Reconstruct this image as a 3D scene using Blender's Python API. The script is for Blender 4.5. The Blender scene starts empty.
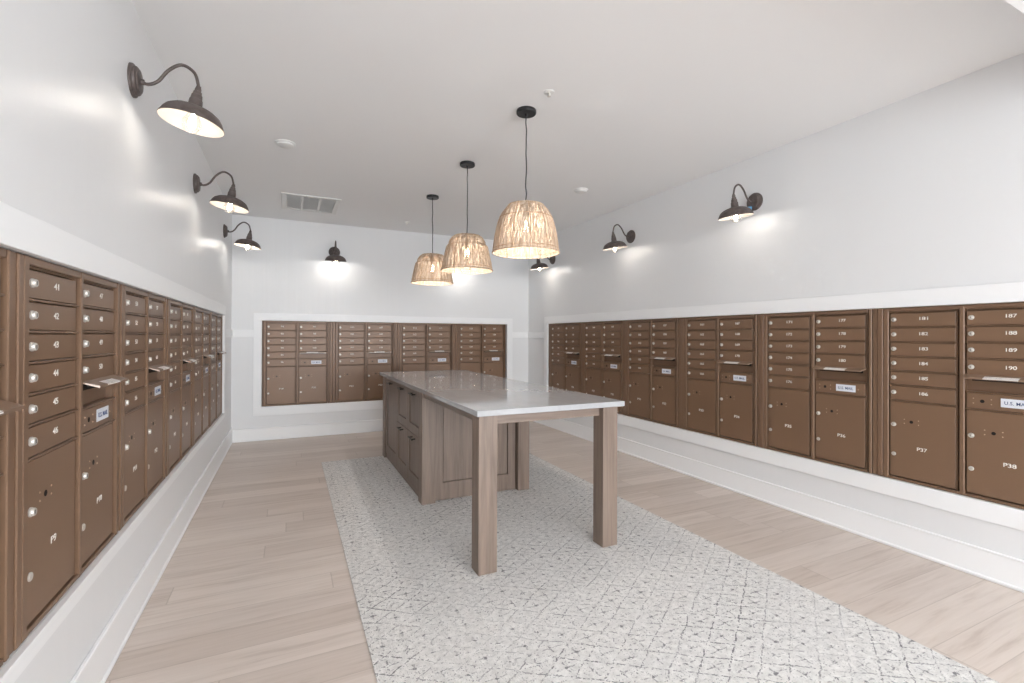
import bpy, bmesh, math, random
from mathutils import Vector, Matrix
PI = math.pi
sc = bpy.context.scene
COL = sc.collection
random.seed(7)

# ------------------------------------------------------------------ node helpers
def srgb(r, g, b):
    f = lambda c: (c/255/12.92 if c/255 <= .04045 else ((c/255+.055)/1.055)**2.4)
    return (f(r), f(g), f(b), 1.0)

class NG:
    def __init__(s, name):
        s.m = bpy.data.materials.new(name); s.m.use_nodes = True
        s.t = s.m.node_tree; s.t.nodes.clear()
        s.out = s.t.nodes.new('ShaderNodeOutputMaterial')
    def n(s, typ, props=None, **ins):
        nd = s.t.nodes.new('ShaderNode' + typ)
        for k, v in (props or {}).items(): setattr(nd, k, v)
        for k, v in ins.items():
            key = int(k[1:]) if k[0] == '_' and k[1:].isdigit() else k.replace('_', ' ')
            s.put(nd.inputs[key], v)
        return nd
    def put(s, sock, v):
        if isinstance(v, bpy.types.NodeSocket): s.t.links.new(v, sock)
        elif isinstance(v, bpy.types.Node): s.t.links.new(v.outputs[0], sock)
        else: sock.default_value = v
    def math(s, op, a, b=0.0, c=0.0):
        nd = s.t.nodes.new('ShaderNodeMath'); nd.operation = op
        s.put(nd.inputs[0], a); s.put(nd.inputs[1], b); s.put(nd.inputs[2], c)
        return nd.outputs[0]
    def mix(s, f, a, b, mode='MIX'):
        nd = s.t.nodes.new('ShaderNodeMix'); nd.data_type = 'RGBA'; nd.blend_type = mode
        s.put(nd.inputs[0], f); s.put(nd.inputs[6], a); s.put(nd.inputs[7], b)
        return nd.outputs[2]
    def ramp(s, f, stops):
        nd = s.t.nodes.new('ShaderNodeValToRGB'); cr = nd.color_ramp
        while len(cr.elements) < len(stops): cr.elements.new(.5)
        for e, (p, c) in zip(cr.elements, stops):
            e.position = p; e.color = c if len(c) == 4 else (*c, 1)
        s.put(nd.inputs[0], f); return nd.outputs[0]
    def coords(s): return s.n('TexCoord').outputs['Object']
    def sep(s, v): return s.n('SeparateXYZ', _0=v).outputs
    def comb(s, x, y, z): return s.n('CombineXYZ', _0=x, _1=y, _2=z).outputs[0]
    def mapv(s, v, sc=(1, 1, 1), loc=(0, 0, 0)): return s.n('Mapping', Vector=v, Scale=sc, Location=loc).outputs[0]
    def noise(s, v, scale=5.0, detail=3.0, rough=.5): return s.n('TexNoise', Vector=v, Scale=scale, Detail=detail, Roughness=rough).outputs[0]
    def bump(s, h, strength=.2, dist=.005): return s.n('Bump', Strength=strength, Distance=dist, Height=h).outputs[0]
    def bsdf(s, **ins):
        b = s.n('BsdfPrincipled', **ins); s.t.links.new(b.outputs[0], s.out.inputs[0]); return b

def plain(name, col, rough=.5, metal=0.0, **k):
    g = NG(name); g.bsdf(Base_Color=col, Roughness=rough, Metallic=metal, **k); return g.m

# ------------------------------------------------------------------ materials
M = {}
def make_materials():
    # painted wall boards: satin paint with faint vertical board relief
    def wall(name, col, axis):
        g = NG(name); c = g.coords(); x, y, z = g.sep(c)
        u = y if axis == 'y' else x
        n1 = g.noise(g.comb(g.math('MULTIPLY', u, 7.0), g.math('MULTIPLY', z, .22), 0.0), 1.0, 3.0)
        n2 = g.noise(c, 60.0, 2.0)
        h = g.math('ADD', g.math('MULTIPLY', n1, .9), g.math('MULTIPLY', n2, .05))
        g.bsdf(Base_Color=col, Roughness=.40, Normal=g.bump(h, .30, .014))
        return g.m
    white = srgb(228, 229, 230)
    M['wall_x'] = wall('wall_paint_across', white, 'x')
    M['wall_y'] = wall('wall_paint_along', white, 'y')
    g = NG('ceiling_paint'); g.bsdf(Base_Color=srgb(238, 238, 238), Roughness=.85, Normal=g.bump(g.noise(g.coords(), 90.0, 2.0), .06, .002)); M['ceil'] = g.m
    M['trim'] = plain('trim_paint', srgb(240, 241, 242), .35)
    # floor: pale oak planks running across the room
    g = NG('oak_planks'); x, y, z = g.sep(g.coords())
    pw, pl = .178, 1.85
    row = g.math('FLOOR', g.math('DIVIDE', y, pw))
    off = g.n('TexWhiteNoise', {'noise_dimensions': '1D'}, W=row).outputs[0]
    xs = g.math('ADD', g.math('DIVIDE', x, pl), g.math('MULTIPLY', off, 3.0))
    cell = g.math('FLOOR', xs)
    pid = g.n('TexWhiteNoise', {'noise_dimensions': '2D'}, Vector=g.comb(row, cell, 0.0)).outputs[0]
    fy = g.math('FRACT', g.math('DIVIDE', y, pw)); fx = g.math('FRACT', xs)
    ey = g.math('MINIMUM', fy, g.math('SUBTRACT', 1.0, fy)); ex = g.math('MINIMUM', fx, g.math('SUBTRACT', 1.0, fx))
    seam = g.math('MAXIMUM', g.math('LESS_THAN', ey, .010), g.math('LESS_THAN', ex, .0016))
    gv = g.comb(g.math('ADD', g.math('MULTIPLY', x, 1.6), g.math('MULTIPLY', pid, 31.0)), g.math('MULTIPLY', y, 26.0), g.math('MULTIPLY', pid, 9.0))
    gr = g.n('TexNoise', Vector=gv, Scale=1.0, Detail=5.0, Roughness=.62, Distortion=.7).outputs[0]
    gv2 = g.comb(g.math('ADD', g.math('MULTIPLY', x, 4.0), g.math('MULTIPLY', pid, 11.0)), g.math('MULTIPLY', y, 120.0), pid)
    gr2 = g.noise(gv2, 1.0, 2.0)
    colr = g.ramp(gr, [(.26, srgb(192, 179, 170)), (.45, srgb(214, 204, 196)), (.62, srgb(222, 213, 206)), (.80, srgb(202, 190, 181))])
    colr = g.mix(g.math('MULTIPLY', gr2, .30), colr, srgb(200, 190, 182))
    tint = g.ramp(pid, [(0.0, srgb(236, 231, 227)), (.5, srgb(247, 244, 242)), (1.0, srgb(255, 253, 251))])
    colr = g.mix(1.0, colr, tint, 'MULTIPLY')
    colr = g.mix(g.math('MULTIPLY', seam, .30), colr, srgb(128, 112, 100))
    g.bsdf(Base_Color=colr, Roughness=.42, Normal=g.bump(g.math('SUBTRACT', g.math('MULTIPLY', gr2, .2), seam), .15, .002))
    M['floor'] = g.m
    # rug: cream loop pile with broken grey rhombus lattice
    g = NG('rug_pile'); c = g.coords(); x, y, z = g.sep(c)
    wx = g.noise(g.mapv(c, (1, 1, 1)), 9.0, 2.0); wy = g.noise(g.mapv(c, (1, 1, 1), (7.3, 2.1, 0)), 9.0, 2.0)
    jx = g.noise(g.mapv(c, (1, 1, 1), (3.3, 1.1, 0)), 75.0, 1.0); jy = g.noise(g.mapv(c, (1, 1, 1), (9.3, 4.1, 0)), 75.0, 1.0)
    X = g.math('ADD', g.math('ADD', x, g.math('MULTIPLY', g.math('SUBTRACT', wx, .5), .030)), g.math('MULTIPLY', g.math('SUBTRACT', jx, .5), .013))
    Y = g.math('ADD', g.math('ADD', y, g.math('MULTIPLY', g.math('SUBTRACT', wy, .5), .030)), g.math('MULTIPLY', g.math('SUBTRACT', jy, .5), .013))
    a = g.math('DIVIDE', X, .184); b = g.math('DIVIDE', Y, .125)
    def dist(v):
        fr = g.math('FRACT', v); return g.math('MINIMUM', fr, g.math('SUBTRACT', 1.0, fr))
    p, q = dist(g.math('ADD', a, b)), dist(g.math('SUBTRACT', a, b))
    pc, qc = g.math('SUBTRACT', .5, p), g.math('SUBTRACT', .5, q)           # distance to cell centre
    line1 = g.math('LESS_THAN', p, .030); line2 = g.math('LESS_THAN', q, .030)
    # short strokes through the cell centres, along x and along y
    da, db = dist(g.math('ADD', a, a)), dist(g.math('ADD', b, b))
    near = g.math('LESS_THAN', g.math('ADD', pc, qc), .50)
    st = g.math('MULTIPLY', g.math('MAXIMUM', g.math('LESS_THAN', da, .040), g.math('LESS_THAN', db, .050)), near)
    star = g.math('LESS_THAN', g.math('ADD', pc, qc), .10)
    m1 = g.math('GREATER_THAN', g.noise(c, 85.0, 2.0), .485)
    m2 = g.math('GREATER_THAN', g.noise(g.mapv(c, (1, 1, 1), (5, 3, 0)), 55.0, 2.0), .52)
    wear = g.noise(g.mapv(c, (1, 1, 1), (1.7, 8.2, 0)), 2.2, 3.0)
    wearf = g.n('MapRange', Value=wear, From_Min=.40, From_Max=.62, To_Min=.40, To_Max=1.0).outputs[0]
    lat = g.math('MAXIMUM', g.math('MAXIMUM', line1, line2), g.math('MULTIPLY', st, .75))
    lat = g.math('MULTIPLY', g.math('MULTIPLY', lat, m1), wearf)
    lat = g.math('MAXIMUM', lat, g.math('MULTIPLY', g.math('MULTIPLY', star, .95), m1))
    spk = g.math('GREATER_THAN', g.noise(g.mapv(c, (1, 1, 1), (11, 2, 0)), 120.0, 1.0), .68)
    spk2 = g.math('MULTIPLY', g.math('GREATER_THAN', g.noise(g.mapv(c, (1, 1, 1), (2, 12, 0)), 170.0, 1.0), .66), m2)
    lat = g.math('MAXIMUM', lat, g.math('MAXIMUM', g.math('MULTIPLY', spk, .80), g.math('MULTIPLY', spk2, .45)))
    pile = g.n('TexVoronoi', {'feature': 'F1'}, Vector=c, Scale=150.0).outputs[0]
    basec = g.ramp(g.noise(c, 34.0, 3.0), [(.3, srgb(211, 210, 208)), (.7, srgb(238, 237, 235))])
    basec = g.mix(g.math('MULTIPLY', pile, .35), basec, srgb(203, 200, 196))
    colr = g.mix(g.math('MULTIPLY', lat, .80), basec, srgb(88, 88, 94))
    g.bsdf(Base_Color=colr, Roughness=.95, Specular_IOR_Level=.1, Normal=g.bump(g.math('SUBTRACT', 1.0, pile), .45, .004))
    M['rug'] = g.m
    # stained oak of the island, grain along a chosen axis
    def wood(name, axis, tone=1.0):
        g = NG(name); c = g.coords()
        s = {'z': (30, 30, 1.6), 'y': (30, 1.6, 30), 'x': (1.6, 30, 30)}[axis]
        rnd = g.n('ObjectInfo').outputs['Random']
        v = g.n('VectorMath', {'operation': 'ADD'}, _0=g.mapv(c, s), _1=g.comb(g.math('MULTIPLY', rnd, 40.0), 0.0, 0.0)).outputs[0]
        n1 = g.n('TexNoise', Vector=v, Scale=1.0, Detail=5.0, Roughness=.6, Distortion=.6).outputs[0]
        n2 = g.noise(g.n('VectorMath', {'operation': 'MULTIPLY'}, _0=v, _1=(4.5, 4.5, 4.5)).outputs[0], 1.0, 2.0)
        k = lambda r, g_, b_: srgb(r*tone, g_*tone, b_*tone)
        cr = g.ramp(n1, [(.25, k(108, 92, 81)), (.5, k(132, 115, 103)), (.75, k(148, 130, 117))])
        cr = g.mix(g.math('MULTIPLY', n2, .28), cr, k(98, 84, 74))
        g.bsdf(Base_Color=cr, Roughness=.42, Normal=g.bump(n2, .06, .001)); return g.m
    M['wood_z'] = wood('stained_oak_upright', 'z'); M['wood_x'] = wood('stained_oak_across', 'x'); M['wood_y'] = wood('stained_oak_along', 'y')
    # quartz
    g = NG('quartz'); c = g.coords()
    v = g.noise(g.mapv(c, (1, .6, 1)), 3.0, 6.0, .65)
    vein = g.math('SUBTRACT', 1.0, g.math('MULTIPLY', g.math('ABSOLUTE', g.math('SUBTRACT', v, .5)), 14.0))
    vein = g.math('MAXIMUM', vein, 0.0)
    cr = g.mix(g.math('MULTIPLY', vein, .16), srgb(172, 173, 175), srgb(132, 134, 138))
    cr = g.mix(g.math('MULTIPLY', g.math('GREATER_THAN', g.noise(c, 240.0, 1.0), .64), .15), cr, srgb(150, 152, 155))
    g.bsdf(Base_Color=cr, Roughness=.06, IOR=1.55, Specular_IOR_Level=.6); M['quartz'] = g.m
    # mailbox metal: bronze powder coat
    def powder(name, col, rough=.36):
        g = NG(name); n = g.noise(g.coords(), 900.0, 1.0)
        cr = g.mix(g.math('MULTIPLY', n, .16), col, srgb(152, 126, 104))
        g.bsdf(Base_Color=cr, Roughness=rough, Metallic=.10, Specular_IOR_Level=.42); return g.m
    M['bronze'] = powder('bronze_powder_coat', srgb(122, 95, 74), .36)
    M['bronze_frame'] = plain('bronze_frame_coat', srgb(121, 95, 75), .36, .1, Specular_IOR_Level=.4)
    M['hood'] = plain('bronze_gloss_coat', srgb(140, 114, 94), .38, .2, Coat_Weight=.7, Coat_Roughness=.22, Coat_IOR=1.9)
    M['dark'] = plain('dark_hollow', srgb(20, 15, 12), .8)
    M['nickel'] = plain('nickel', srgb(208, 203, 196), .42, .5)
    M['slotdark'] = plain('keyway_dark', srgb(60, 55, 50), .5, .3)
    M['rivet'] = plain('rivet_metal', srgb(190, 165, 140), .4, .4)
    M['number'] = plain('number_white', srgb(236, 232, 226), .5)
    M['label'] = plain('label_white', srgb(222, 226, 234), .4)
    M['ink'] = plain('label_ink', srgb(66, 84, 126), .5)
    g = NG('sticker_print'); x, y, z = g.sep(g.coords())
    ln = g.math('MULTIPLY', g.math('GREATER_THAN', g.noise(g.comb(g.math('MULTIPLY', x, 260.0), g.math('MULTIPLY', z, 40.0), 0.0), 1.0, 1.0), .5), g.math('GREATER_THAN', g.math('FRACT', g.math('MULTIPLY', y, 140.0)), .6))
    g.bsdf(Base_Color=g.mix(g.math('MULTIPLY', ln, .4), srgb(232, 230, 228), srgb(120, 120, 125)), Roughness=.45); M['sticker'] = g.m
    # lamps
    g = NG('aged_bronze'); n = g.noise(g.coords(), 30.0, 4.0)
    g.bsdf(Base_Color=g.ramp(n, [(.3, srgb(76, 66, 63)), (.7, srgb(104, 94, 90))]), Roughness=.45, Metallic=.2); M['lamp'] = g.m
    M['enamel'] = plain('dimmed_enamel', srgb(178, 168, 158), .35)  # white enamel, colour darkened to tame the bulb's glare inside the shade
    M['black'] = plain('black_metal', srgb(38, 38, 40), .4, .3)
    M['cord'] = plain('cord_cloth', srgb(58, 58, 62), .7)
    M['pull'] = plain('dark_pull', srgb(40, 36, 34), .35, .6)
    M['blue_tape'] = plain('blue_tape', srgb(96, 158, 200), .6)
    g = NG('bulb_glass'); fr = g.n('LayerWeight', Blend=.25).outputs['Fresnel']
    mx = g.n('MixShader', _0=g.math('ADD', g.math('MULTIPLY', fr, .55), .03), _1=g.n('BsdfTransparent', Color=(.97, .97, .96, 1)), _2=g.n('BsdfGlossy', Color=(1, 1, 1, 1), Roughness=.03))
    g.t.links.new(mx.outputs[0], g.out.inputs[0]); M['glass'] = g.m
    g = NG('filament'); e = g.n('Emission', Color=(1.0, .86, .66, 1), Strength=60.0); g.t.links.new(e.outputs[0], g.out.inputs[0])
    g.m.cycles.emission_sampling = 'NONE'; M['filament'] = g.m
    # woven shade straw
    g = NG('woven_straw'); c = g.coords(); rnd = g.noise(g.mapv(c, (60, 60, 3)), 1.0, 3.0)
    fine = g.noise(g.mapv(c, (1, 1, .25)), 420.0, 2.0)
    cr = g.ramp(rnd, [(.25, srgb(166, 142, 120)), (.5, srgb(204, 183, 161)), (.78, srgb(232, 218, 200))])
    cr = g.mix(g.math('MULTIPLY', fine, .35), cr, srgb(160, 138, 118))
    d = g.n('BsdfDiffuse', Color=cr); t = g.n('BsdfTranslucent', Color=cr)
    mx = g.n('MixShader', _0=.12, _1=d.outputs[0], _2=t.outputs[0]); g.t.links.new(mx.outputs[0], g.out.inputs[0]); M['straw'] = g.m
    M['rib'] = plain('straw_rib', srgb(176, 142, 110), .8)
    M['plastic'] = plain('white_plastic', srgb(228, 228, 226), .5)
    M['grille'] = plain('grille_grey', srgb(214, 214, 212), .7)  # louvre colour, slightly greyer than the vent frame
make_materials()

# ------------------------------------------------------------------ mesh helpers
def bm_new(): return bmesh.new()
def box(bm, x0, x1, y0, y1, z0, z1, bev=0.0, seg=1):
    vs = [bm.verts.new((x, y, z)) for x in (x0, x1) for y in (y0, y1) for z in (z0, z1)]
    q = [(0, 1, 3, 2), (4, 6, 7, 5), (0, 4, 5, 1), (2, 3, 7, 6), (0, 2, 6, 4), (1, 5, 7, 3)]
    fs = [bm.faces.new([vs[i] for i in f]) for f in q]
    if bev > 0:
        es = list({e for f in fs for e in f.edges})
        bmesh.ops.bevel(bm, geom=es, offset=bev, segments=seg, affect='EDGES', profile=.5)
    return bm
def lathe(bm, prof, n=32, closed=False):
    """revolve (r, z) profile about z"""
    rings = []
    for r, z in prof:
        if r < 1e-6: rings.append([bm.verts.new((0, 0, z))])
        else: rings.append([bm.verts.new((r*math.cos(2*PI*i/n), r*math.sin(2*PI*i/n), z)) for i in range(n)])
    pairs = list(zip(rings, rings[1:])) + ([(rings[-1], rings[0])] if closed else [])
    for A, B in pairs:
        for i in range(n):
            j = (i+1) % n
            if len(A) == 1 and len(B) == 1: continue
            if len(A) == 1: bm.faces.new((A[0], B[j], B[i]))
            elif len(B) == 1: bm.faces.new((A[i], A[j], B[0]))
            else: bm.faces.new((A[i], A[j], B[j], B[i]))
    return bm
def tube(bm, pts, r, n=8, caps=True, flat=None):
    pts = [Vector(p) for p in pts]; rings = []
    ref = None
    for i, p in enumerate(pts):
        t = (pts[min(i+1, len(pts)-1)] - pts[max(i-1, 0)]).normalized()
        if ref is None: ref = t.orthogonal().normalized()
        ref = (ref - t*ref.dot(t)).normalized(); bn = t.cross(ref)
        rr = r[i] if isinstance(r, (list, tuple)) else r
        rings.append([bm.verts.new(p + ref*rr*math.cos(2*PI*k/n) + bn*rr*math.sin(2*PI*k/n)) for k in range(n)])
    for A, B in zip(rings, rings[1:]):
        for k in range(n): bm.faces.new((A[k], A[(k+1) % n], B[(k+1) % n], B[k]))
    if caps:
        bm.faces.new(rings[0][::-1]); bm.faces.new(rings[-1])
    return bm
def xf(bm, mat, verts=None):
    bmesh.ops.transform(bm, matrix=mat, verts=verts if verts is not None else bm.verts[:]); return bm
def mesh(name, bm, mat, smooth=False):
    bmesh.ops.recalc_face_normals(bm, faces=bm.faces[:])
    me = bpy.data.meshes.new(name); bm.to_mesh(me); bm.free()
    for m in (mat if isinstance(mat, (list, tuple)) else [mat]): me.materials.append(m)
    if smooth:
        for p in me.polygons: p.use_smooth = True
        me.set_sharp_from_angle(angle=math.radians(38))
    return me
def put(name, me, parent=None, loc=(0, 0, 0), rot=(0, 0, 0)):
    o = bpy.data.objects.new(name, me); COL.objects.link(o)
    o.location = loc; o.rotation_euler = rot
    if parent is not None: o.parent = parent
    return o
def obj(name, bm, mat, parent=None, loc=(0, 0, 0), rot=(0, 0, 0), smooth=False):
    return put(name, mesh(name, bm, mat, smooth), parent, loc, rot)
def tag(o, label, cat, group=None):
    o['label'] = label; o['category'] = cat
    if group: o['group'] = group
    return o
def thing(name, label, cat, loc=(0, 0, 0), rotz=0.0, group=None):
    o = bpy.data.objects.new(name, None); COL.objects.link(o); o.empty_display_size = .1
    o.location = loc; o.rotation_euler = (0, 0, rotz)
    return tag(o, label, cat, group)
def struct(name, bm, mat, smooth=False):
    o = obj(name, bm, mat, smooth=smooth); o['kind'] = 'structure'; return o
TEXT = {}
def text_mesh(s, w, h, mat, bold=.0):
    """lettering in the xz plane facing -y, centred, fitted to w x h"""
    key = (s, w, h, mat.name)
    if key in TEXT: return TEXT[key]
    cu = bpy.data.curves.new('lettering', 'FONT'); cu.body = s; cu.size = 1.0; cu.resolution_u = 3; cu.space_character = .94 if s[0] != 'U' else 1.05; cu.extrude = .0; cu.offset = bold
    o = bpy.data.objects.new('lettering', cu); COL.objects.link(o)
    dg = bpy.context.evaluated_depsgraph_get(); me = bpy.data.meshes.new_from_object(o.evaluated_get(dg))
    bpy.data.objects.remove(o); bpy.data.curves.remove(cu)
    xs = [v.co.x for v in me.vertices]; ys = [v.co.y for v in me.vertices]
    x0, x1, y0, y1 = min(xs), max(xs), min(ys), max(ys)
    for v in me.vertices:
        v.co = Vector(((v.co.x-(x0+x1)/2)/(x1-x0)*w, 0, (v.co.y-(y0+y1)/2)/(y1-y0)*h))
    bm = bmesh.new(); bm.from_mesh(me); bpy.data.meshes.remove(me)
    r = bmesh.ops.extrude_face_region(bm, geom=bm.faces[:])
    bmesh.ops.translate(bm, vec=(0, -.0008, 0), verts=[e for e in r['geom'] if isinstance(e, bmesh.types.BMVert)])
    TEXT[key] = mesh('lettering', bm, mat); return TEXT[key]

# ------------------------------------------------------------------ room dimensions
XL, XR, YB, YF, ZC = -.65, 3.503, 6.80, -5.0, 2.845
TH = .25
OPL = (.86, 5.935, .495, 1.555)     # openings: from, to, bottom, top
OPR = (.845, 6.155, .4306, 1.5294)
OPB = (-.315, 3.115, .4306, 1.5294)

# floor / ceiling
struct('floor', box(bm_new(), XL-TH, XR+TH, YF, YB+TH, -.08, 0), M['floor'])
struct('ceiling', box(bm_new(), XL-TH, XR+TH, YF, YB+TH, ZC, ZC+.1), M['ceil'])
# dropped header the camera stands under
struct('trim_1', box(bm_new(), XL, XR, .12, .812, 2.6, ZC, .003), M['ceil'])

def wall_mesh(kind, op):
    a, b, z0, z1 = op; bm = bm_new()
    if kind == 'L': f = lambda s0, s1, za, zb: box(bm, XL-TH, XL, s0, s1, za, zb); lo, hi = YF, YB+TH
    elif kind == 'R': f = lambda s0, s1, za, zb: box(bm, XR, XR+TH, s0, s1, za, zb); lo, hi = YF, YB+TH
    else: f = lambda s0, s1, za, zb: box(bm, s0, s1, YB, YB+TH, za, zb); lo, hi = XL, XR
    f(lo, hi, z1, ZC); f(lo, hi, 0, z0); f(lo, a, z0, z1); f(b, hi, z0, z1)
    # back of the recess
    if kind == 'L': box(bm, XL-TH, XL-TH+.02, a, b, z0, z1)
    elif kind == 'R': box(bm, XR+TH-.02, XR+TH, a, b, z0, z1)
    else: box(bm, a, b, YB+TH-.02, YB+TH, z0, z1)
    return bm
struct('wall_left', wall_mesh('L', OPL), M['wall_y'])
struct('wall_right', wall_mesh('R', OPR), M['wall_y'])
struct('wall_back', wall_mesh('B', OPB), M['wall_x'])

def along(kind, bm, s0, s1, z0, z1, d, bev=.002, d0=0.0):
    """box on the face of a wall from s0 to s1, standing d proud"""
    if kind == 'L': box(bm, XL+d0, XL+d, s0, s1, z0, z1, bev)
    elif kind == 'R': box(bm, XR-d, XR-d0, s0, s1, z0, z1, bev)
    else: box(bm, s0, s1, YB-d, YB-d0, z0, z1, bev)
def casing(n, kind, op, up, dn, side):
    a, b, z0, z1 = op; bm = bm_new()
    along(kind, bm, a-side, b+side, z1, z1+up, .020)
    along(kind, bm, a-side, b+side, z0-dn, z0, .020)
    along(kind, bm, a-side, a, z0, z1, .020); along(kind, bm, b, b+side, z0, z1, .020)
    struct('trim_%d' % n, bm, M['trim'])
casing(2, 'L', OPL, .102, .050, .09)
casing(3, 'R', OPR, .104, .106, .085)
casing(4, 'B', OPB, .092, .114, .095)
def rail(n, kind, s0, s1):
    bm = bm_new(); along(kind, bm, s0, s1, 1.315, 1.408, .014); struct('trim_%d' % n, bm, M['trim'])
rail(5, 'B', XL+.015, OPB[0]-.096); rail(6, 'B', OPB[1]+.096, XR-.015)
rail(7, 'L', OPL[1]+.091, YB-.001); rail(8, 'R', OPR[1]+.086, YB-.001)
def base(name, kind, s0, s1, h):
    bm = bm_new()
    along(kind, bm, s0, s1, 0, h-.012, .012, .001); along(kind, bm, s0, s1, h-.014, h, .017, .004)
    along(kind, bm, s0, s1, 0, .022, .020, .006, .0)
    struct(name, bm, M['trim'])
base('baseboard_left', 'L', YF, YB-.001, .19); base('baseboard_right', 'R', YF, YB-.001, .168); base('baseboard_back', 'B', XL+.021, XR-.021, .165)

# ------------------------------------------------------------------ mailbox units
W = .79
CA = (.034, .380)      # left column doors x
CB = (.414, .764)
def unit_parts(H):
    k = H/1.0988
    r = [k*v for v in (1.0694, .975, .881, .790, .698, .607, .508, .020)]   # left column edges, from top to bottom
    q = [k*v for v in (1.0694, .9775, .8845, .792, .690, .660, .602, .505, .020)]
    P = {'r': r, 'q': q, 'k': k}
    bm = bm_new()
    box(bm, .004, W-.004, .0345, .225, .004, H-.004)                       # hollow body behind the doors
    box(bm, 0, .030, 0, .05, 0, H, .003); box(bm, W-.019, W, 0, .05, 0, H, .003)
    box(bm, .3865, .4095, 0, .05, .0, H, .003)
    box(bm, .026, W-.026, .001, .05, H-.024, H, .003); box(bm, .026, W-.026, .001, .05, 0, .016, .003)
    for x0, x1 in (CA, CB):
        box(bm, x1-.0115, x1-.0045, .010, .05, .018, H-.026, .002)          # hinge strip
        box(bm, x0-.004, x1+.004, .016, .05, H-.030, H-.022, .001)
    for z in r[1:-1]: box(bm, CA[0]-.003, CA[1]-.002, .0030, .05, z-.0045, z+.0020, .002)
    for z in (q[1], q[2], q[3], q[6], q[7]): box(bm, CB[0]-.003, CB[1]-.002, .0030, .05, z-.0045, z+.0020, .002)
    P['frame'] = mesh('frame', bm, M['bronze_frame'])
    bm = bm_new()
    box(bm, .003, .0315, .004, .05, 0, H, .003); box(bm, .034, .066, .0, .05, 0, H, .003); box(bm, 0, .068, .02, .1, 0, H)
    P['filler'] = mesh('filler_strip', bm, M['bronze_frame'])
    wd = .330
    def door(h, w=wd):
        return mesh('door', box(bm_new(), 0, w, .010, .026, .004, h-.0075, .0018), M['bronze'])
    P['td'] = [door(r[i]-r[i+1]) for i in range(6)]; P['td2'] = [door(q[i]-q[i+1]) for i in range(4)]
    P['pd'] = door(r[6]-r[7]); P['pd2'] = door(q[7]-q[8]); P['md'] = door(q[6]-q[7])
    P['sp'] = mesh('slot_panel', box(bm_new(), 0, wd+.012, .022, .034, q[6]-q[4]+.003, 0.0, .001), M['bronze'])
    P['slot'] = mesh('mail_slot', box(bm_new(), .02, wd-.02, .0200, .0218, -.026, -.004), M['dark'])
    # angled flap over the outgoing slot: trapezoid plan, front edge turned down
    bm = bm_new(); w2 = wd+.016
    pl = [(0, .012, 0), (w2, .012, 0), (w2, -.006, -.006), (w2-.012, -.042, -.018), (.016, -.042, -.018), (0, -.006, -.006)]
    top = [bm.verts.new(Vector(p)) for p in pl]; bot = [bm.verts.new(Vector(p)-Vector((0, 0, .005 if i < 3 or i == 5 else .009))) for i, p in enumerate(pl)]
    bm.faces.new((top[0], top[1], top[2], top[5])); bm.faces.new((top[5], top[2], top[3], top[4]))
    bm.faces.new((bot[0], bot[1], bot[2], bot[5])); bm.faces.new((bot[5], bot[2], bot[3], bot[4]))
    for i in range(6):
        j = (i+1) % 6; bm.faces.new((top[i], top[j], bot[j], bot[i]))
    P['hood'] = mesh('slot_hood', bm, M['hood'])
    bm = bm_new(); n = Vector((0, -.36, -.12)).normalized()
    up = Vector((0, -.316, .949)) * .0006
    vv = [Vector((w2*.27, -.016, -.00933)), Vector((w2*.68, -.016, -.00933)), Vector((w2*.68, -.0415, -.0179)), Vector((w2*.27, -.0415, -.0179)), Vector((w2*.68, -.0425, -.0235)), Vector((w2*.27, -.0425, -.0235))]
    vv = [bm.verts.new(v+up) for v in vv]
    bm.faces.new((vv[0], vv[1], vv[2], vv[3])); bm.faces.new((vv[3], vv[2], vv[4], vv[5]))
    P['sticker'] = mesh('sticker', bm, M['sticker'])
    return P
def lock_mesh():
    bm = bm_new(); lathe(bm, [(0, 0), (.0135, 0), (.0135, .004), (.0118, .005), (.0112, .0105), (.0098, .0122), (0, .0122)], 20)
    xf(bm, Matrix.Rotation(PI/2, 4, 'X'))                    # axis now towards -y
    n0 = len(bm.faces)
    box(bm, -.0011, .0011, -.0130, -.0118, -.0055, .0055)
    bm.faces.ensure_lookup_table()
    for f in bm.faces[n0:]: f.material_index = 1
    return mesh('lock', bm, [M['nickel'], M['slotdark']], True)
LOCK = lock_mesh()
def small_lock():
    bm = lathe(bm_new(), [(0, 0), (.0125, 0), (.0125, .003), (.011, .0045), (0, .0045)], 20); xf(bm, Matrix.Rotation(PI/2, 4, 'X'))
    return mesh('lock', bm, M['nickel'], True)
COVER = small_lock()
def hole_mesh(dx, dz):
    bm = lathe(bm_new(), [(0, 0), (.0095, 0), (.0095, .0007), (0, .0007)], 18); xf(bm, Matrix.Rotation(PI/2, 4, 'X'))
    return mesh('key_hole', bm, M['dark'])
HOLE = hole_mesh(0, 0)
def rivet_mesh(dx, dz):
    bm = lathe(bm_new(), [(0, .0022), (.0022, .0018), (.0034, 0), (0, 0)], 10)
    return mesh('rivet', xf(bm, Matrix.Rotation(PI/2, 4, 'X')), M['rivet'], True)
RIV = rivet_mesh(0, 0)
def rivets(parent, x, z, dx, dz):
    for sx in (-1, 1):
        for sz in (-1, 1): put('rivet', RIV, parent, (x+sx*dx, .0099, z+sz*dz))
bm = lathe(bm_new(), [(0, .0022), (.0026, .0018), (.004, 0), (0, 0)], 10); xf(bm, Matrix.Rotation(PI/2, 4, 'X')); SCREW = mesh('screw', bm, M['rivet'], True)
LAB = mesh('mail_label', box(bm_new(), -.064, .064, -.0012, 0, -.0235, .0235, .0008), M['label'])

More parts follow.
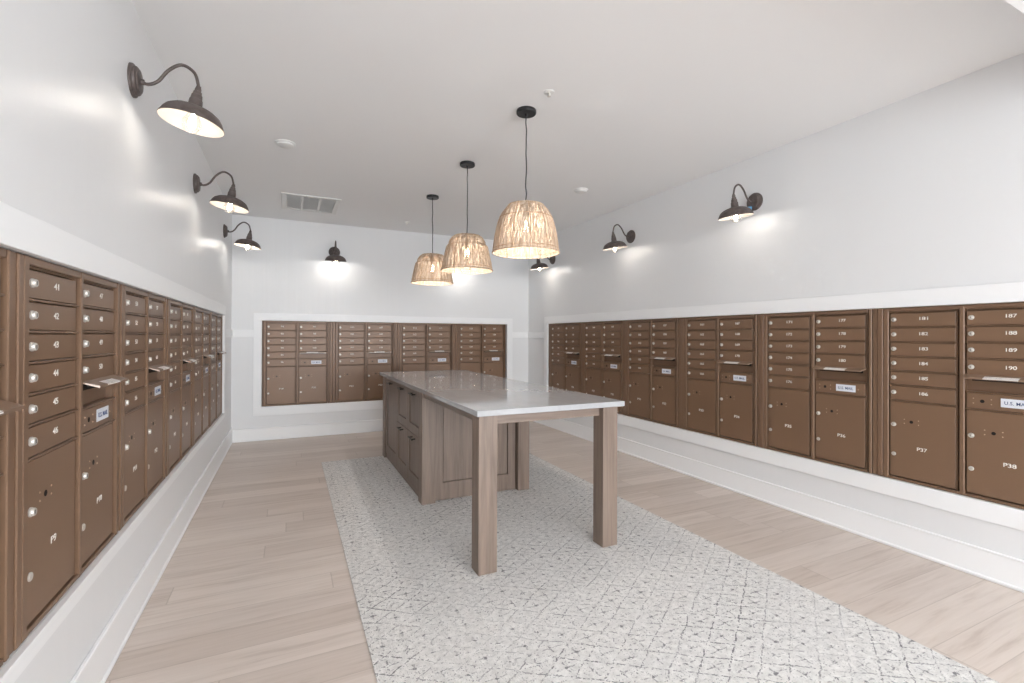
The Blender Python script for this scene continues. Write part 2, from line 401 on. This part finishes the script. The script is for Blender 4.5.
UP = {H: unit_parts(H) for H in (1.0948, 1.056)}
MG = 'cluster mailbox units in the three walls'
def mailbox_unit(loc, rotz, first, H, label, fill=.07):
    P = UP[H]; r, q, k = P['r'], P['q'], P['k']
    t = thing('mailbox_unit', label, 'mailbox', loc, rotz, MG)
    put('frame', P['frame'], t)
    f = put('filler_strip', P['filler'], t, (-fill, 0, 0)); f.scale = ((fill-.001)/.068, 1, 1)
    nd = len(str(first+5))
    def number(parent, s, x, z, w, h):
        put('box_number', text_mesh(s, w, h, M['number'], .012), parent, (x, .0098, z))
    for col, (x0, edges, ds, n) in enumerate(((CA[0]+.003, r, P['td'], 6), (CB[0]+.003, q, P['td2'], 4))):
        for i in range(n):
            num = first + i + (6 if col else 0)
            h = edges[i]-edges[i+1]
            d = put('box_door', ds[i], t, (x0, -.003, edges[i+1]))
            put('lock', LOCK, d, (.021, .0102, h*.51))
            nl = len(str(num)); number(d, str(num), .186 if col else .178, h*.55, (.034 if nl == 2 else .044), .020)
    for col, (x0, edges, me, a) in enumerate(((CA[0]+.003, r, P['pd'], 6), (CB[0]+.003, q, P['pd2'], 7))):
        h = edges[a]-edges[a+1]; zt = edges[a]
        d = put('parcel_door', me, t, (x0, -.003, edges[a+1])); h0 = edges[a+1]
        put('lock', LOCK, d, (.021, .0102, .352*k-h0+.0)); put('lock', COVER, d, (.021, .0102, .163*k-h0+.0))
        put('key_hole', HOLE, d, (.115, .0099, .379*k-h0)); rivets(d, .115, .379*k-h0, .037, .0125)
        pn = 2*((first-1)//10)+1+col
        number(d, 'P%d' % pn, .180 if col else .170, .217*k-h0, .052 if pn > 9 else .036, .022)
    put('slot_panel', P['sp'], t, (CB[0], 0, q[6])) .location = (CB[0]-.002, 0, q[6])
    put('mail_slot', P['slot'], t, (CB[0]+.003, 0, q[4]+.0))
    hd = put('slot_hood', P['hood'], t, (CB[0]-.004, 0, q[4]+.012)); put('sticker', P['sticker'], hd)
    m = put('outgoing_mail_door', P['md'], t, (CB[0]+.003, -.003, q[7])); hm = q[6]-q[7]
    put('key_hole', HOLE, m, (.068, .0099, hm*.48)); rivets(m, .068, hm*.48, .038, .0135); put('screw', SCREW, m, (.288, .0099, hm*.47))
    put('mail_label', LAB, m, (.208, .0099, hm*.50)); put('lettering', text_mesh('U.S. MAIL', .098, .018, M['ink'], .008), m, (.208, .0086, hm*.50))
    return t
lab = 'bronze mailbox unit, boxes %d to %d, '
# right wall: measured left edges (far to near)
RS = [6.082, 5.207, 4.337, 3.464, 2.608, 1.751]
RL = ['right wall, farthest unit by the corner', 'right wall, second unit from the corner', 'right wall, third unit from the corner',
      'right wall, just beyond parcel doors P35 and P36', 'right wall, with parcel doors P35 and P36', 'right wall, nearest unit, parcel doors P37 and P38']
for i, y in enumerate(RS):
    fl = .066 if i == 0 else RS[i-1]-W-y-.002
    mailbox_unit((XR, y, OPR[2]+.002), -PI/2, 131+10*i, 1.0948, lab % (131+10*i, 140+10*i) + RL[i], fl)
BS = [-.296, .570, 1.436, 2.306]
BL = ['back wall, leftmost unit', 'back wall, second from left, partly behind the island', 'back wall, third from left, above the island top', 'back wall, rightmost unit']
for i, x in enumerate(BS):
    fl = .015 if i == 0 else x-BS[i-1]-W-.002
    mailbox_unit((x, YB, OPB[2]+.002), 0, 91+10*i, 1.0948, lab % (91+10*i, 100+10*i) + BL[i], fl)
LS = [.872, 1.722, 2.576, 3.436, 4.290, 5.136]
LL = ['left wall, cut by the photo edge', 'left wall, nearest whole unit, parcel door P9', 'left wall, second whole unit', 'left wall, third whole unit',
      'left wall, second unit from the corner', 'left wall, farthest unit by the corner']
for i, y in enumerate(LS):
    fl = .008 if i == 0 else y-LS[i-1]-W-.002
    mailbox_unit((XL, y, OPL[2]+.002), PI/2, 31+10*i, 1.056, lab % (31+10*i, 40+10*i) + LL[i], fl)

# ------------------------------------------------------------------ rug
bm = bm_new(); box(bm, .312, 2.488, .25, 5.352, 0.0, .006, .002, 2)
tag(obj('area_rug', bm, M['rug']), 'cream rug with broken grey lattice pattern under the wooden island', 'rug')

# ------------------------------------------------------------------ island
RZ = .006
isl = thing('island_table', 'brown stained wood island table with pale quartz top on the patterned rug', 'table', (0, 0, RZ))
zt = .890-RZ
LX = ((.953, 1.066), (1.792, 1.904))
for x0, x1 in LX: obj('leg', box(bm_new(), x0, x1, 2.445, 2.552, 0, zt, .002), M['wood_z'], isl)
obj('countertop', box(bm_new(), .937, 1.950, 2.430, 5.530, zt+.0005, zt+.034, .003, 2), M['quartz'], isl)
obj('apron', box(bm_new(), 1.0665, 1.7915, 2.486, 2.508, .833-RZ, zt, .001), M['wood_x'], isl)
for x0 in (.965, 1.867): obj('apron', box(bm_new(), x0, x0+.022, 2.5525, 3.6595, .848-RZ, zt, .001), M['wood_y'], isl)
# cabinet body and corner posts
cab = obj('cabinet', box(bm_new(), .985, 1.868, 3.720, 5.350, 0.0, zt), M['wood_z'], isl)
for x0, x1 in ((.948, 1.060), (1.792, 1.900)):
    for y0, y1 in ((3.660, 3.768), (5.272, 5.380)): obj('corner_post', box(bm_new(), x0, x1, y0, y1, 0, zt, .002), M['wood_z'], isl)
def shaker(bm, u0, u1, z0, z1, fw, plane, d):
    """framed panel: stiles and rails stand proud of a sunk panel; plane(u0,u1,dd0,dd1,z0,z1) adds a box"""
    plane(u0, u0+fw[0], 0, d, z0, z1); plane(u1-fw[1], u1, 0, d, z0, z1)
    plane(u0+fw[0], u1-fw[1], 0, d, z0, z0+fw[2]); plane(u0+fw[0], u1-fw[1], 0, d, z1-fw[3], z1)
    plane(u0+fw[0]+.005, u1-fw[1]-.005, d-.012, d+.004, z0+fw[2]+.005, z1-fw[3]-.005)
# end panel facing the camera
def endpanel(name, y, sgn):
    bm = bm_new()
    def pl(u0, u1, d0, d1, z0, z1):
        a, b = y+sgn*d0, y+sgn*d1; box(bm, u0, u1, min(a, b), max(a, b), z0, z1, .0015)
    shaker(bm, 1.0680, 1.7800, .004, zt, (.064, .068, .140, .06), pl, .020)
    obj(name, bm, M['wood_z'], isl)
endpanel('end_panel', 3.700, 1)
endpanel('end_panel', 5.352, -1)
def pull(parent, loc):
    bm = bm_new()
    tube(bm, [(-.032, -.070, 0), (-.032, .070, 0)], .0068, 8)
    for s in (-1, 1): tube(bm, [(0, s*.050, 0), (-.032, s*.050, 0)], .0055, 8)
    obj('pull', bm, M['pull'], parent, loc, smooth=True)
def side(name, u0, u1, z0, z1, xs, sg, fw, pz=None):
    bm = bm_new()
    def pl(a, b, d0, d1, c, d):
        p, r = xs+sg*d0, xs+sg*d1; box(bm, min(p, r), max(p, r), a, b, c, d, .0015)
    shaker(bm, u0, u1, z0, z1, fw, pl, .021)
    o = obj(name, bm, M['wood_z'], isl)
    if pz: pull(o, (xs, (u0+u1)/2, pz))
F4 = (.058, .058, .075, .055)
side('cabinet_door', 4.686, 5.262, .058, zt-.012, .964, 1, (.062, .062, .092, .06), .838)
for u0, u1 in ((4.226, 4.681), (3.773, 4.221)):
    side('cabinet_door', u0, u1, .496, zt-.012, .964, 1, F4, .838)
    side('cabinet_door', u0, u1, .058, .490, .964, 1, (.058, .058, .092, .055), .462)
obj('toe_board', box(bm_new(), .972, .984, 3.770, 5.270, 0, .055, .001), M['wood_y'], isl)
side('back_panel', 3.773, 4.516, .004, zt-.002, 1.890, -1, (.06, .06, .14, .06)); side('back_panel', 4.520, 5.262, .004, zt-.002, 1.890, -1, (.06, .06, .14, .06))

# ------------------------------------------------------------------ wall lamps
def arc_pts(ctrl, n=10):
    """Catmull-Rom through control points"""
    P = [Vector(c) for c in ctrl]; P = [2*P[0]-P[1]] + P + [2*P[-1]-P[-2]]; out = []
    for i in range(1, len(P)-2):
        for j in range(n):
            t = j/n; a, b, c, d = P[i-1], P[i], P[i+1], P[i+2]
            out.append(.5*((2*b)+(c-a)*t+(2*a-5*b+4*c-d)*t*t+(3*b-a-3*c+d)*t**3))
    out.append(P[-2]); return out
def bulb_parts(parent, r=.04, light=10.0, rad=.018, col=(1.0, .99, .975)):
    """clear globe hanging from z=0 down"""
    prof = [(.012, 0), (.013, -.02), (.017, -.032), (r*.72, -.05), (r*.97, -.072), (r, -.086), (r*.93, -.103), (r*.7, -.117), (r*.38, -.126), (0, -.128)]
    b = obj('bulb', lathe(bm_new(), prof, 24), M['glass'], parent, smooth=True)
    bm = bm_new()
    for i in range(5):
        a = 2*PI*i/5; c, s = math.cos(a), math.sin(a)
        tube(bm, [(c*.004, s*.004, -.030), (c*.013, s*.013, -.060), (c*.016, s*.016, -.092), (c*.009, s*.009, -.104)], .0011, 5)
    obj('filament', bm, M['filament'], b)
    L = bpy.data.lights.new('bulb_light', 'POINT'); L.energy = light; L.color = col; L.shadow_soft_size = rad
    lo = bpy.data.objects.new('bulb_light', L); COL.objects.link(lo); lo.parent = b; lo.location = (0, 0, -.072)
    return b
TILT = math.radians(8.5)
LP = {}
def lamp_meshes():
    bm = lathe(bm_new(), [(0, 0), (.073, 0), (.073, .009), (.070, .012), (.064, .013), (.0625, .022), (.058, .026), (.053, .027), (.051, .031), (.022, .033), (.014, .035), (.012, .046), (0, .046)], 36)
    xf(bm, Matrix.Rotation(PI/2, 4, 'X')); LP['plate'] = mesh('wall_plate', bm, M['lamp'], True)
    pts = arc_pts([(0, -.03, 0), (0, -.062, -.004), (0, -.098, .020), (0, -.138, .080), (0, -.188, .116), (0, -.236, .092), (0, -.252, .040), (0, -.252, .010)], 8)
    LP['arm'] = mesh('arm', tube(bm_new(), pts, .0072, 10), M['lamp'], True)
    # frame at the neck: z axis along the lamp's axis
    cup = [(0, .018), (.010, .018), (.011, .010), (.0135, .004), (.0135, -.008), (.017, -.010), (.019, -.024), (.022, -.026), (.0245, -.048), (.027, -.050), (.029, -.078), (.031, -.086), (0, -.086)]
    LP['cup'] = mesh('socket_cup', lathe(bm_new(), cup, 24), M['lamp'], True)
    out = [(.029, -.082), (.038, -.088), (.060, -.093), (.088, -.103), (.110, -.118), (.121, -.134), (.127, -.148), (.135, -.165)]
    inn = [(r-.0022, z-.0016) for r, z in out[::-1]]
    bm = lathe(bm_new(), out + inn, 48, True)
    for f in bm.faces:
        pass
    me = mesh('shade', bm, [M['lamp'], M['enamel']], True)
    for p in me.polygons:
        c = p.center; rr = math.hypot(c.x, c.y); nrm = p.normal
        if nrm.z < -.05 and rr > .028 and rr < .1335: p.material_index = 1
    LP['shade'] = me
lamp_meshes()
TAPE = (.086, -.176, -.100)
LG = 'gooseneck barn lamps on the walls'
def wall_lamp(loc, rz, label, power, tape=False):
    t = thing('wall_lamp', label, 'lamp', loc, rz, LG)
    put('wall_plate', LP['plate'], t); put('arm', LP['arm'], t)
    h = put('socket_cup', LP['cup'], t, (0, -.252, .012), (TILT, 0, 0))
    s = put('shade', LP['shade'], t, (0, -.252, .012), (TILT, 0, 0))
    b = bulb_parts(t, .040, power); b.location = Matrix.Rotation(TILT, 3, 'X') @ Vector((0, 0, -.083)) + Vector((0, -.252, .012)); b.rotation_euler = (TILT, 0, 0)
    if tape:
        bm = bm_new(); box(bm, -.017, .017, -.0012, .0012, -.018, .018, .0006)
        p = obj('tape', bm, M['blue_tape'], t, TAPE, (math.radians(-12), 0, math.radians(40))); p['label'] = 'small piece of blue tape'
    return t
PW = .90
zl = 2.478
wall_lamp((XL, 2.668, 2.490), PI/2, 'dark barn lamp on the left wall nearest the camera', PW)
wall_lamp((XL, 4.235, 2.480), PI/2, 'dark barn lamp in the middle of the three on the left wall', PW)
wall_lamp((XL, 6.008, 2.478), PI/2, 'dark barn lamp on the left wall closest to the back corner', 1.6)
wall_lamp((XR, 2.689, 2.465), -PI/2, 'dark barn lamp on the right wall nearest the camera, with blue tape', PW, True)
wall_lamp((XR, 4.263, 2.474), -PI/2, 'dark barn lamp in the middle of the three on the right wall', PW)
wall_lamp((XR, 6.018, 2.474), -PI/2, 'dark barn lamp on the right wall seen behind the nearest pendant', 1.6)
wall_lamp((.547, YB, 2.468), 0, 'dark barn lamp on the back wall in plain view, above the mailboxes', 2.6)
wall_lamp((2.300, YB, 2.468), 0, 'dark barn lamp on the back wall hidden behind the middle pendant shade', 2.6)

# ------------------------------------------------------------------ pendants
SHS = {0: .318, 1: .303}
def prof_r(z, sh):
    SH = SHS[sh]
    """shade radius at height z below the top (0..-SH)"""
    if sh == 0: K = [(0, .118), (-.03, .142), (-.06, .163), (-.09, .178), (-.15, .196), (-.22, .209), (-SH, .222)]
    else: K = [(0, .112), (-.022, .140), (-.05, .156), (-.082, .161), (-.090, .177), (-.15, .192), (-.22, .207), (-SH, .222)]
    for (a, ra), (b, rb) in zip(K, K[1:]):
        if a >= z >= b: return ra+(rb-ra)*(a-z)/(a-b)
    return K[-1][1]
def shade_weave(sh, seed, n):
    rnd = random.Random(seed); bm = bm_new(); SH = SHS[sh]
    for i in range(n):
        a0 = 2*PI*(i+rnd.uniform(-.25, .25))/n; ph = rnd.uniform(0, 6.28); am = rnd.uniform(.002, .010); pts = []; rs = []
        base_r = rnd.uniform(.0010, .0021)
        for j in range(17):
            z = -SH*j/16; r = prof_r(z, sh) + rnd.uniform(-.0015, .0015)
            a = a0 + am*math.sin(ph+j*.9) + rnd.uniform(-.005, .005)
            pts.append((r*math.cos(a), r*math.sin(a), z)); rs.append(base_r*rnd.uniform(.8, 1.25))
        tube(bm, pts, rs, 5, False)
    # horizontal stitching threads
    for z in [-SH*(k+.5)/24 for k in range(24)]:
        r = prof_r(z, sh); tube(bm, [((r+.0012*(-1)**i)*math.cos(2*PI*i/72), (r+.0012*(-1)**i)*math.sin(2*PI*i/72), z+rnd.uniform(-.002, .002)) for i in range(73)], .0007, 4, False)
    rt = prof_r(0, sh)
    for i in range(110):
        a = 2*PI*i/110 + rnd.uniform(-.03, .03); r0 = rt if i % 2 else rt*.98
        tube(bm, [(r0*math.cos(a), r0*math.sin(a), .000), (r0*.55*math.cos(a+.05), r0*.55*math.sin(a+.05), .003), (.014*math.cos(a+.08), .014*math.sin(a+.08), .004)], [.0040, .0034, .0012], 5, False)
    return mesh('woven_shade', bm, M['straw'], True)
def ring(r, z, t, n=56):
    bm = bm_new(); lathe(bm, [(r+t*math.cos(k*PI/4), z+t*math.sin(k*PI/4)) for k in range(8)], n, True); return bm
def pendant(loc, sh, label, ztop, power, seed, n):
    SH = SHS[sh]
    t = thing('pendant_lamp', label, 'lamp', loc, 0, 'woven pendant lamps over the island')
    obj('canopy', lathe(bm_new(), [(0, 0), (.064, 0), (.066, -.004), (.066, -.021), (.063, -.025), (.010, -.026), (.008, -.04), (0, -.04)], 36), M['black'], t, smooth=True)
    drop = loc[2]-ztop
    rnd = random.Random(seed); k = 12
    pts = [(0 if i in (0, k) else rnd.uniform(-.0025, .0025), 0 if i in (0, k) else rnd.uniform(-.0025, .0025), -.03-(drop-.03+.03)*i/k) for i in range(k+1)]
    obj('cord', tube(bm_new(), arc_pts(pts, 4), .0042, 8), M['cord'], t, smooth=True)
    put('woven_shade', shade_weave(sh, seed, n), t, (0, 0, -drop))
    obj('rim_ring', ring(.223, -SH+.004, .0045), M['straw'], t, (0, 0, -drop))
    obj('seam_ring', ring(prof_r(-.087, sh)+.001, -.087, .0022), M['rib'], t, (0, 0, -drop))
    obj('lower_ring', ring(prof_r(-SH+.03, sh)+.001, -SH+.026, .0020), M['rib'], t, (0, 0, -drop))
    obj('top_ring', ring(prof_r(0, sh), 0, .003), M['straw'], t, (0, 0, -drop))
    bm = bm_new()
    for i in range(3):
        a = 2*PI*i/3; tube(bm, [(0, 0, -.004), (prof_r(0, sh)*math.cos(a), prof_r(0, sh)*math.sin(a), -.001)], .0025, 6)
    obj('spider', bm, M['black'], t, (0, 0, -drop))
    for i in range(12):
        a = 2*PI*(i+.35)/12
        bm = tube(bm_new(), [((prof_r(-SH*j/12, sh)+.0012)*math.cos(a), (prof_r(-SH*j/12, sh)+.0012)*math.sin(a), -SH*j/12) for j in range(13)], .0021, 6)
        obj('rib', bm, M['rib'], t, (0, 0, -drop), smooth=True)
    obj('socket', lathe(bm_new(), [(0, 0), (.012, 0), (.019, -.006), (.019, -.052), (0, -.054)], 20), M['black'], t, (0, 0, -drop-.02), smooth=True)
    b = bulb_parts(t, .034, power, .014, (1.0, .995, .985)); b.location = (0, 0, -drop-.072)
    return t
pendant((1.424, 2.806, ZC), 0, 'rounded woven straw pendant, nearest the camera and largest in view', 2.208, 10.0, 1, 400)
pendant((1.398, 3.884, ZC), 1, 'woven straw pendant with stepped shoulder, middle of the three', 2.208, 10.0, 2, 400)
pendant((1.390, 4.958, ZC), 1, 'woven straw pendant with stepped shoulder, farthest over the island', 2.208, 10.0, 3, 400)

# ------------------------------------------------------------------ ceiling fittings
v = thing('air_vent', 'white three-panel return air grille in the ceiling near the left back corner', 'vent', (.215, 5.86, ZC))
bm = bm_new(); w, d = .300, .345
box(bm, -w, w, -d, -d+.055, -.010, 0, .002); box(bm, -w, w, d-.055, d, -.010, 0, .002)
for x0, x1 in ((-w, -w+.055), (w-.055, w), (-.103, -.075), (.075, .103)): box(bm, x0, x1, -d+.05, d-.05, -.0095, 0, .002)
obj('vent_frame', bm, M['plastic'], v)
for k, x0 in enumerate((-.245, -.075, .103)):
    bm = bm_new(); xe = x0+(.142 if k != 1 else .150)
    for i in range(20):
        y = -.288+i*.0303; n0 = len(bm.verts); box(bm, x0, xe, -.011, .011, -.0008, .0008); bm.verts.ensure_lookup_table()
        xf(bm, Matrix.Translation((0, y, -.0045)) @ Matrix.Rotation(math.radians(14), 4, 'X'), bm.verts[n0:])
    obj('louvre', bm, M['grille'], v)
for nm, x, y, lb in (('smoke_detector', -.035, 4.10, 'flat white round detector on the ceiling left of the pendants'), ('smoke_detector', 2.706, 4.083, 'flat white round detector on the ceiling right of the pendants')):
    o = thing(nm, lb, 'smoke detector', (x, y, ZC), 0, 'white ceiling detectors')
    obj('base', lathe(bm_new(), [(0, 0), (.075, 0), (.075, -.006), (.070, -.010), (0, -.010)], 36), M['plastic'], o, smooth=True)
    obj('cover', lathe(bm_new(), [(0, -.0101), (.062, -.0101), (.060, -.020), (.050, -.026), (0, -.027)], 36), M['plastic'], o, smooth=True)
for x, y, lb in ((1.443, 2.534, 'small white ceiling sprinkler beside the nearest pendant canopy'), (1.401, 6.231, 'tiny ceiling sprinkler near the back wall beyond the pendants')):
    o = thing('fire_sprinkler', lb, 'sprinkler', (x, y, ZC), 0, 'ceiling sprinklers')
    obj('escutcheon', lathe(bm_new(), [(0, 0), (.033, 0), (.031, -.004), (.018, -.007), (0, -.007)], 28), M['plastic'], o, smooth=True)
    bm = lathe(bm_new(), [(0, -.0071), (.008, -.0071), (.007, -.016), (.003, -.024), (.011, -.026), (.011, -.028), (0, -.029)], 16)
    obj('nozzle', bm, M['nickel'], o, smooth=True)

# ------------------------------------------------------------------ daylight from the open front of the room
w = bpy.data.worlds.new('World'); sc.world = w; w.use_nodes = True
bg = w.node_tree.nodes['Background']; bg.inputs[0].default_value = (.92, .96, 1.0, 1); bg.inputs[1].default_value = 9.6

pl = bpy.data.lights.new('daylight_portal', 'AREA'); pl.shape = 'RECTANGLE'; pl.size = XR-XL; pl.size_y = ZC; pl.cycles.is_portal = True
po = bpy.data.objects.new('daylight_portal', pl); COL.objects.link(po); po.location = ((XL+XR)/2, YF, ZC/2); po.rotation_euler = (PI/2, 0, 0)

# ------------------------------------------------------------------ camera
yw, pt, rl = [math.radians(a) for a in (25.27, .208, .212)]
Fw = Vector((math.sin(yw)*math.cos(pt), math.cos(yw)*math.cos(pt), math.sin(pt)))
R0 = Vector((math.cos(yw), -math.sin(yw), 0)); U0 = R0.cross(Fw)
Rv = math.cos(rl)*R0 + math.sin(rl)*U0; Uv = -math.sin(rl)*R0 + math.cos(rl)*U0
cd = bpy.data.cameras.new('camera'); cam = bpy.data.objects.new('camera', cd); COL.objects.link(cam)
mt = Matrix((Rv, Uv, -Fw)).transposed().to_4x4(); mt.translation = (0, 0, 1.334); cam.matrix_world = mt
cd.sensor_fit = 'HORIZONTAL'; cd.sensor_width = 36; cd.lens = 472/1024*36; cd.shift_y = -6.5/1024; cd.clip_start = .05
sc.camera = cam

# ------------------------------------------------------------------ view
sc.view_settings.view_transform = 'Standard'; sc.view_settings.look = 'None'
sc.view_settings.gamma = 1.0; sc.view_settings.use_curve_mapping = False; sc.view_settings.exposure = 0.19
sc.cycles.use_denoising = True
sc.cycles.max_bounces = 12; sc.cycles.diffuse_bounces = 8; sc.cycles.transparent_max_bounces = 24
